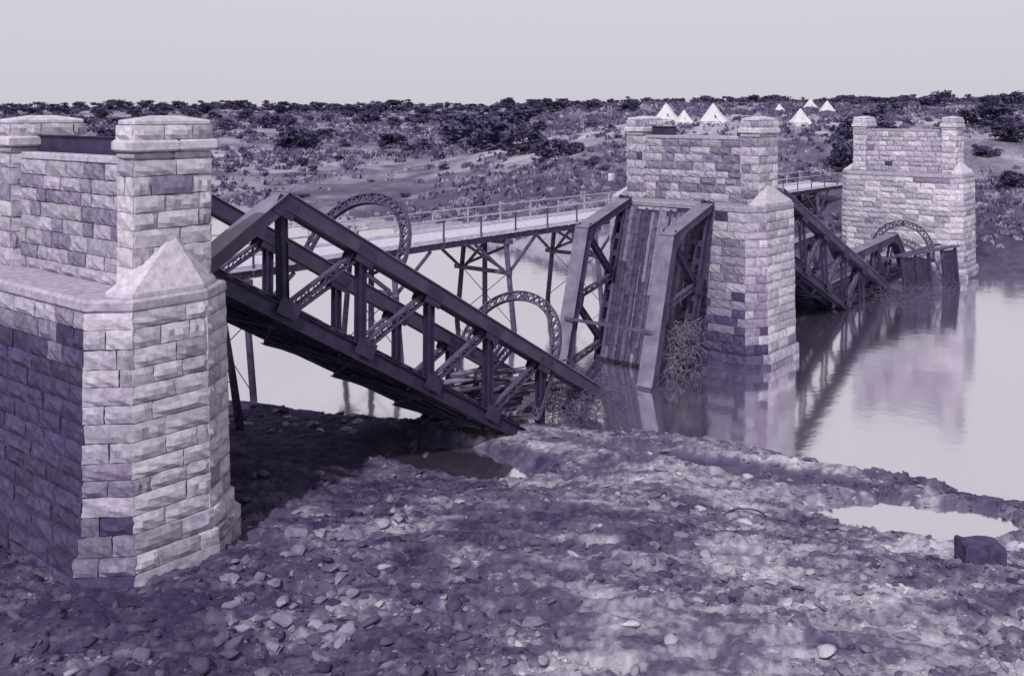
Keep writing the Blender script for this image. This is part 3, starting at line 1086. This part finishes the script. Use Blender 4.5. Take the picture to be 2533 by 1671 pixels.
# ground scrub and dry grass: one mass each
def tufts(name, n, xr, yr, mat, size, tall, seed, dens, kindlabel):
    r_ = np.random.default_rng(seed)
    V, F, off = [], [], 0
    ds = np.exp(r_.uniform(math.log(yr[0]), math.log(yr[1]), n))
    us = (r_.uniform(xr[0], xr[1], n) - CX) / FPX
    X, Y = us * ds * FY + ds * FX, -us * ds * FX + ds * FY
    z, t = terrain(X, Y)
    dn = fbm(X * .03, Y * .03, 3, 77)
    ok = (z > WATER + .35) & (X > 72) & (dn + r_.uniform(-.4, .4, n) > dens) & (np.abs(Y - 38.8) > 2.6)
    X, Y, z, ds = X[ok], Y[ok], z[ok], ds[ok]
    m = len(X)
    sc = np.clip(ds / 130, .75, 2.4)
    for i in range(m):
        kk = 9
        a = r_.uniform(0, 6.283, kk); rr_ = r_.random(kk) * size * sc[i] * 1.3
        bx, by = X[i] + np.cos(a) * rr_, Y[i] + np.sin(a) * rr_
        hh = tall * sc[i] * r_.uniform(.4, 1.1, kk)
        w = size * sc[i] * r_.uniform(.25, .6, kk)
        a2 = r_.uniform(0, 3.14, kk)
        lx, ly = r_.normal(0, .35, kk) * hh, r_.normal(0, .35, kk) * hh
        q = np.stack([np.stack([bx - np.cos(a2) * w, by - np.sin(a2) * w, np.full(kk, z[i] - .08)], 1),
                      np.stack([bx + np.cos(a2) * w, by + np.sin(a2) * w, np.full(kk, z[i] - .08)], 1),
                      np.stack([bx + lx + np.cos(a2) * w * .6, by + ly + np.sin(a2) * w * .6, z[i] + hh], 1),
                      np.stack([bx + lx - np.cos(a2) * w * .7, by + ly - np.sin(a2) * w * .7, z[i] + hh * .8], 1)], 1)
        V.append(q.reshape(-1, 3)); F.append(np.arange(kk * 4).reshape(-1, 4) + off); off += kk * 4
    o = mesh_np(name, np.concatenate(V), np.concatenate(F), mat)
    return tag(o, kindlabel, None, None, 'stuff')


tufts('scrub', 11000, (-100, 2640), (84, 640), M['scrub'], .55, .6, 81, -0.02, 'low dark scrub over the far bank').__setitem__('category', 'scrub')
tufts('dry_grass', 5200, (-100, 2640), (82, 380), M['drygrass'], .45, .42, 82, -0.15, 'pale dry grass over the far bank').__setitem__('category', 'grass')


def bell_tent(base, h, label, rot, seed):
    r_ = random.Random(seed)
    t = empty('bell_tent', base, label, 'tent', None)
    R = h * .72
    n = 14
    bm = bmesh.new()
    prof = [(1.0, .12), (.72, .34), (.42, .62), (.16, .88), (.03, 1.0)]
    rings = []
    for (rr_, zz) in prof:
        rings.append([bm.verts.new(base + Vector((math.cos(2 * math.pi * k / n + rot) * R * rr_ * (1 + .05 * math.cos(k * math.pi)), math.sin(2 * math.pi * k / n + rot) * R * rr_ * (1 + .05 * math.cos(k * math.pi)), zz * h))) for k in range(n)])
    for i in range(4):
        for k in range(n): bm.faces.new((rings[i][k], rings[i][(k + 1) % n], rings[i + 1][(k + 1) % n], rings[i + 1][k]))
    bm.faces.new(rings[4])
    obj('roof', bm, M['canvas'], t)
    bm = bmesh.new()
    lo = [bm.verts.new(base + Vector((math.cos(2 * math.pi * k / n + rot) * R * .97, math.sin(2 * math.pi * k / n + rot) * R * .97, -.15 * h))) for k in range(n)]
    hi = [bm.verts.new(base + Vector((math.cos(2 * math.pi * k / n + rot) * R * .97, math.sin(2 * math.pi * k / n + rot) * R * .97, .13 * h))) for k in range(n)]
    for k in range(n): bm.faces.new((lo[k], lo[(k + 1) % n], hi[(k + 1) % n], hi[k]))
    obj('wall', bm, M['canvas'], t)
    # door opening and turned-back flap on the camera side
    dv = Vector((-FX, -FY, 0)); sv = Vector((FY, -FX, 0))
    bm = bmesh.new()
    v = [bm.verts.new(base + dv * (R * 1.03) + sv * (s * R * .24) + Vector((0, 0, -.1 * h))) for s in (-1, 1)] + [bm.verts.new(base + dv * (R * .62) + Vector((0, 0, .48 * h)))]
    bm.faces.new(v)
    obj('doorway', bm, M['dark_inside'], t)
    bm = bmesh.new()
    beam(bm, base + dv * (R * .6) + sv * (R * .1) + Vector((0, 0, .5 * h)), base + dv * (R * 1.1) + sv * (R * .55) + Vector((0, 0, .05 * h)), R * .3, .03, dv)
    obj('door_flap', bm, M['canvas'], t)
    bm = bmesh.new()
    tube(bm, [base + Vector((0, 0, -.1)), base + Vector((0, 0, h * 1.06))], .04, 6)
    obj('pole', bm, M['timber_dark'], t)
    for k in range(0, n, 2):
        a = 2 * math.pi * k / n + rot
        bm = bmesh.new()
        o2 = base + Vector((math.cos(a) * R * 1.5, math.sin(a) * R * 1.5, 0))
        o2.z = ground_z(o2.x, o2.y) - .02
        tube(bm, [base + Vector((math.cos(a) * R, math.sin(a) * R, .13 * h)), o2], .02, 4)
        obj('guy_rope', bm, M['canvas'], t)
    return t


for k, (x, y, h, lab) in enumerate(((1648, 302, 46, 'white pointed tent above the left turret of the middle pier'),
                                    (1692, 306, 34, 'small white tent beside the one over the left turret'),
                                    (1764, 306, 50, 'white tent above the wall of the middle pier'),
                                    (1980, 309, 40, 'white tent alone on open grass between the two far piers'),
                                    (2004, 272, 28, 'white tent on the skyline, left of a pair'),
                                    (2046, 279, 30, 'white tent on the skyline, right of a pair'),
                                    (1928, 281, 24, 'faint small tent among skyline trees right of the middle pier'))):
    p, d = px_ground(x, y, 110)
    bell_tent(Vector((p.x, p.y, p.z)), h * d / FPX, lab, k * .4, k)
p, d = px_ground(1512, 447)
bm = bmesh.new()
beam(bm, p + Vector((0, 0, -.1)), p + Vector((0, 0, .75)), .6, .55, (0, 1, 0))
bmesh.ops.bevel(bm, geom=bm.edges[:], offset=.05, segments=1, affect='EDGES')
tag(obj('marker_stone', bm, M['canvas'], origin=p), 'small white block on the grass left of the middle pier', 'marker')

# ------------------------------------------------------------------ near bank: rubble, boulders, wreckage
ROCKS = []
for v in range(8):
    r_ = random.Random(500 + v)
    bm = bmesh.new()
    bmesh.ops.create_icosphere(bm, subdivisions=2 if v < 4 else 1, radius=.5)
    sx, sy, sz = r_.uniform(.8, 1.3), r_.uniform(.7, 1.1), r_.uniform(.45, .75)
    pl = [(Vector((r_.gauss(0, 1), r_.gauss(0, 1), r_.gauss(0, 1))).normalized(), r_.uniform(.2, .40)) for _ in range(11)]
    for q in bm.verts:
        for nn, dd in pl:
            k = q.co.dot(nn) - dd
            if k > 0: q.co -= nn * k
        q.co = Vector((q.co.x * sx, q.co.y * sy, q.co.z * sz)) * r_.uniform(.93, 1.07)
    me = bpy.data.meshes.new('rock')
    bm.to_mesh(me); bm.free()
    me.materials.append(M['rubble'])
    ROCKS.append(me)

RV = [np.array([v.co[:] for v in me.vertices]) for me in ROCKS]
RF = [np.array([p.vertices[:] for p in me.polygons]) for me in ROCKS]


def in_pier(X, Y):
    return (10.9 < X < 15.6) and (21.0 < Y < 32)


rb = np.random.default_rng(91)
V, F, off = [], [], 0
NR = 60000
dA = 14.5 + 29 * rb.random(NR) ** 1.1
cA = rb.uniform(-.56, .56, NR) * dA
XA, YA = cA * FY + dA * FX, -cA * FX + dA * FY
zA, tA = terrain(XA, YA)
toneV = []
dn = fbm(XA * .28, YA * .28, 3, 95) + rb.uniform(-.35, .35, NR)
okA = (dn > -0.12) & (zA > WATER + .02) & ~((XA > 10.9) & (XA < 15.6) & (YA > 21.0) & (YA < 32))
for i in np.where(okA)[0][:24000]:
    s = min(.055 / max(rb.random(), .03) ** .55, .40) * rb.uniform(.8, 1.3)
    k = int(rb.integers(4)) + (4 if s < .16 else 0)
    a = rb.uniform(0, 6.28)
    v = RV[k] * s * np.array([1.25, 1, .75])
    toneV.append(np.full(len(v), np.clip(tA[i] + rb.uniform(-.24, .26), 0, 1)))
    v = np.stack([v[:, 0] * math.cos(a) - v[:, 1] * math.sin(a), v[:, 0] * math.sin(a) + v[:, 1] * math.cos(a), v[:, 2] + v[:, 0] * rb.uniform(-.4, .4)], 1)
    V.append(v + np.array([XA[i], YA[i], zA[i] - s * rb.uniform(-.05, .18)])); F.append(RF[k] + off); off += len(v)
rub = mesh_np('rubble', np.concatenate(V), np.concatenate(F), M['ground'], smooth=False)
at = rub.data.attributes.new('soil', 'FLOAT', 'POINT')
at.data.foreach_set('value', np.concatenate(toneV).astype(np.float32))
tag(rub, 'loose rubble strewn over the near bank', 'rubble', None, 'stuff')

rs = random.Random(77)
spots = []
for k in range(95):
    spots.append((rs.uniform(540, 900), rs.uniform(1290, 1620)))
for k in range(22):
    spots.append((rs.uniform(1420, 2150), rs.uniform(1072, 1120) + 0))
for k in range(26):
    spots.append((rs.uniform(560, 900), rs.uniform(1010, 1075)))
for k in range(40):
    spots.append((rs.uniform(950, 2500), rs.uniform(1250, 1640)))
for (x, y) in spots:
    z0 = -1.3 if y < 1130 else (-.6 if y < 1250 else -.1)
    p = px_z(x, y, z0)
    z = ground_z(p.x, p.y)
    if z < WATER - .05 or in_pier(p.x, p.y): continue
    s = rs.uniform(.22, .55)
    o = bpy.data.objects.new('boulder', ROCKS[rs.randrange(8)])
    o.location = (p.x, p.y, z + s * .02)
    o.rotation_euler = (rs.uniform(-.2, .2), rs.uniform(-.2, .2), rs.uniform(0, 6.28))
    o.scale = (s * rs.uniform(.9, 1.6), s, s * rs.uniform(.8, 1.1))
    tag(o, 'rough grey boulder lying loose on the near stony bank', 'boulder', 'boulders on the near bank')
    COL.objects.link(o)

# planks piled inside the fallen span, where the deck tore apart
rp = random.Random(31)
for k in range(46):
    X, Y = rp.uniform(29.2, 33.6), rp.uniform(25.0, 28.6)
    z = -1.35 + k * .032 + rp.uniform(-.06, .06)
    ang = math.radians(rp.gauss(-38, 13))
    tilt = rp.uniform(-.10, .22)
    ln = rp.uniform(1.3, 3.4)
    dv = Vector((math.cos(ang) * math.cos(tilt), math.sin(ang) * math.cos(tilt), math.sin(tilt)))
    bm = bmesh.new()
    cpt = Vector((X, Y, z))
    beam(bm, cpt - dv * ln / 2, cpt + dv * ln / 2, rp.uniform(.16, .28), rp.uniform(.05, .12), (rp.uniform(-.3, .3), rp.uniform(-.3, .3), 1))
    tag(obj('fallen_plank', bm, M['timber_grey'] if rp.random() < .6 else M['timber_dark'], origin=cpt), 'splintered deck plank in the heap inside the sloping truss', 'plank', 'planks heaped inside the sloping truss')
for k, (p0, p1, lab) in enumerate((((29.4, 27.6, -1.5), (31.8, 26.6, 1.0), 'bent laced girder piece poking up from the plank heap, nearer the pier'),
                                   ((30.8, 28.4, -1.4), (32.9, 28.0, .9), 'bent laced girder piece behind the plank heap'),
                                   ((33.8, 25.2, -1.8), (35.6, 24.6, .1), 'bent laced girder piece leaning at the broken truss end'))):
    bm = bmesh.new()
    laced(bm, p0, p1, .38, (0.3, 1, 0.1), .05, .16)
    tag(obj('girder_fragment', bm, M['steel'], origin=p0), lab, 'girder fragment')

# flood wrack: twigs and reeds caught on the wreck
def wrack(name, n, lo, hi, ln, mat, seed, label, down=0.0):
    r_ = random.Random(seed)
    bm = bmesh.new()
    for k in range(n):
        p = Vector([r_.uniform(lo[i], hi[i]) for i in range(3)])
        g = Vector((r_.gauss(0, 1), r_.gauss(0, 1), r_.gauss(0, .6) - down)).normalized()
        l_ = r_.uniform(.3, 1) * ln
        b_ = g + Vector((r_.gauss(0, .5), r_.gauss(0, .5), r_.gauss(0, .4)))
        m = p + g * l_ * .5
        tube(bm, [p, m, m + b_.normalized() * l_ * .5], [.014, .011, .005], 3)
    o = obj(name, bm, mat)
    return tag(o, label, 'flood debris', None, 'stuff')


wrack('brushwood', 700, (32.0, 22.9, -1.75), (35.6, 25.6, -.55), 1.1, M['brush'], 1, 'dark brushwood washed up against the broken truss end')
wrack('reed_wrack', 900, (40.3, 23.6, -1.8), (43.2, 25.2, 1.0), .9, M['brush_pale'], 2, 'pale reeds hanging in the lower part of the upright truss', .7)
wrack('river_wrack', 900, (66.5, 20.5, -1.85), (76.5, 24.0, -.9), 1.3, M['brush'], 4, 'dark brushwood heaped around the wreck below the farthest pier')
wrack('driftwood', 260, (36.5, 25.4, -1.8), (39.5, 28.6, -1.2), 1.2, M['brush'], 3, 'dark driftwood at the foot of the upright truss')

# leaning timber post with stay, right of the near pier
base = px_z(597, 1092, -1.3); base.z = ground_z(base.x, base.y) - .3
dpt = base.x * FX + base.y * FY
top = px_d(553, 790, dpt + .6)
post = empty('timber_post', base, 'thin leaning timber post on the bank right of the near pier', 'post')
bm = bmesh.new(); tube(bm, [base, (base + top) / 2 + Vector((.02, 0, 0)), top], [.17, .15, .13], 8); obj('pole', bm, M['timber_dark'], post, smooth=True)
bm = bmesh.new(); tube(bm, [base.lerp(top, .45), px_d(528, 925, dpt + 1.2)], .02, 5); obj('stay_rod', bm, M['steel'], post)

# torn steel left on the pier tops
for (pier_x, y0, y1, z, lab) in ((46.5, 27.6, 29.1, 9.70, 'black steel plate by the left turret on the middle pier wall'),
                                 (46.5, 23.45, 23.95, 9.70, 'black steel plate by the right turret on the middle pier wall'),
                                 (12.62, 23.1, 28.9, 9.78, 'long black girder plate along the near pier wall top')):
    bm = bmesh.new()
    xx = pier_x + .75
    beam(bm, (xx, y0, z + .24), (xx, y1, z + .24), .04, .48)
    for q in (.03, .46): beam(bm, (xx, y0, z + q), (xx, y1, z + q), .2, .03)
    tag(obj('steel_plate', bm, M['steel'], origin=(xx, y0, z)), lab, 'steel plate')
bm = bmesh.new()
bp_ = Vector((46.9, 25.6, 9.72))
tube(bm, [bp_ + Vector(q) for q in ((0, 1.1, .03), (0, .3, .05), (0, -.1, .22), (0, -.35, .55), (-.1, -.7, .62), (-.2, -.8, .35))], [.06, .06, .055, .05, .045, .03], 6)
tube(bm, [bp_ + Vector(q) for q in ((0, -.2, .35), (0, .1, .62), (0, .25, .66))], [.05, .045, .03], 6)
tag(obj('bent_rail', bm, M['steel_pale'], origin=bp_), 'pale twisted rail end curling up from the middle pier wall', 'rail')

# fallen plate girder box below the farthest pier
q0 = px_d(2240, 655, 68.5); q1 = px_d(2372, 640, 71.0)
fb = empty('fallen_girder_box', Vector((q0.x, q0.y, -2)), 'dark boxy girder wreck lying below the farthest pier', 'girder')
dv = (q1 - q0); dv.z = 0; ln = dv.length; dv.normalize(); nv = Vector((-dv.y, dv.x, 0))
for kk in range(5):
    bm = bmesh.new()
    p = q0 + dv * (ln * kk / 4); tilt = nv * .35
    beam(bm, Vector((p.x, p.y, -2.2)), Vector((p.x, p.y, .95 + .09 * kk)) + tilt, .16, .2, dv)
    obj('stiffener', bm, M['steel'], fb)
for kk in range(4):
    bm = bmesh.new()
    p, r = q0 + dv * (ln * kk / 4 + .09), q0 + dv * (ln * (kk + 1) / 4 - .09)
    a0, a1 = Vector((p.x, p.y, -1)) + nv * .12, Vector((r.x, r.y, -1)) + nv * .12
    if kk != 2:
        vs_ = [bm.verts.new(a0 + Vector((0, 0, -1.2))), bm.verts.new(a1 + Vector((0, 0, -1.2))), bm.verts.new(a1 + nv * .22 + Vector((0, 0, 1.85 + .09 * kk - .3 * (kk == 1)))), bm.verts.new(a0 + nv * .22 + Vector((0, 0, 1.8 + .09 * kk)))]
        f = bm.faces.new(vs_)
        bmesh.ops.solidify(bm, geom=[f], thickness=.03)
    else:
        beam(bm, a0, a1 + Vector((0, 0, 2.0)), .12, .06, nv)
        beam(bm, a1, a0 + Vector((0, 0, 2.0)), .12, .06, nv)
    obj('web_plate', bm, M['steel_rust'], fb)
bm = bmesh.new()
beam(bm, Vector((q0.x, q0.y, .98)) + nv * .35 - dv * .2, Vector((q1.x, q1.y, 1.36)) + nv * .35 + dv * .2, .5, .1)
obj('top_flange', bm, M['steel_rust'], fb)
bm = bmesh.new()
beam(bm, Vector((q0.x, q0.y, .5)) + nv * 1.9 - dv * .2, Vector((q1.x, q1.y, 1.3)) + nv * 1.9 + dv * .2, .4, .1)
obj('rear_flange', bm, M['steel_rust'], fb)
# loose lattice arch leaning by the farthest pier
bm, bl_ = bmesh.new(), bmesh.new()
ac, aR = Vector((76.9, 25.3, .35)), 2.15
prev = None
for k in range(25):
    t = math.pi * (1.12 * k / 24 - .06)
    rad = Vector((.10 * math.sin(t), math.cos(t), math.sin(t)))
    cur = (ac + rad * aR, rad)
    if k in (0, 12, 24): beam(bm, cur[0] - rad * .2, cur[0] + rad * .2, .16, .05, (1, 0, 0))
    if prev:
        for off in (-.2, .2): beam(bm, prev[0] + prev[1] * off, cur[0] + cur[1] * off, .18, .06, rad)
        sg = .2 if k % 2 else -.2
        beam(bl_, prev[0] + prev[1] * sg, cur[0] - cur[1] * sg, .05, .03, (1, 0, 0))
        beam(bl_, prev[0] - prev[1] * sg + Vector((.04, 0, 0)), cur[0] + cur[1] * sg + Vector((.04, 0, 0)), .05, .03, (1, 0, 0))
    prev = cur
la = tag(obj('lattice_arch', bm, M['steel'], origin=(76.9, 25.3, -1.8)), 'dark lattice arch standing against the pale farthest pier', 'arch')
tag(obj('lacing', bl_, M['steel'], la), kind='stuff')

# small odds and ends on the bank
hp = px_z(1842, 1275, -1.0); hp.z = ground_z(hp.x, hp.y)
bm = bmesh.new()
pts = [hp + Vector((FY, -FX, 0)) * (math.cos(t) * .62) + Vector((FX, FY, 0)) * (math.sin(t) * .5) + Vector((0, 0, .05 + .09 * math.sin(t + .5))) for t in np.linspace(0, 5.6, 22)]
tube(bm, pts, .022, 6)
tag(obj('bent_hoop', bm, M['steel'], origin=hp, smooth=True), 'bent iron hoop lying on the bank left of the bright pool', 'hoop')
bk = px_z(2425, 1400, -.9); bk.z = ground_z(bk.x, bk.y)
bm = bmesh.new()
beam(bm, bk + Vector((0, 0, -.35)), bk + Vector((.06, .03, .72)), 1.05, .8, (FX, FY, 0))
bmesh.ops.bevel(bm, geom=bm.edges[:], offset=.06, segments=1, affect='EDGES')
bmesh.ops.subdivide_edges(bm, edges=bm.edges[:], cuts=4, use_grid_fill=True)
for q in bm.verts:
    h_ = math.sin(q.co.x * 7.1 + q.co.z * 5) * math.sin(q.co.y * 6.3 - q.co.z * 4)
    q.co += Vector((rs.uniform(-.015, .015), rs.uniform(-.015, .015), rs.uniform(-.015, .015) + .03 * h_)) + (q.co - bk) * (.035 * h_)
tag(obj('squared_block', bm, M['stone_dark'], origin=bk), 'dark squared block in front of the bright pool at lower right', 'stone block')
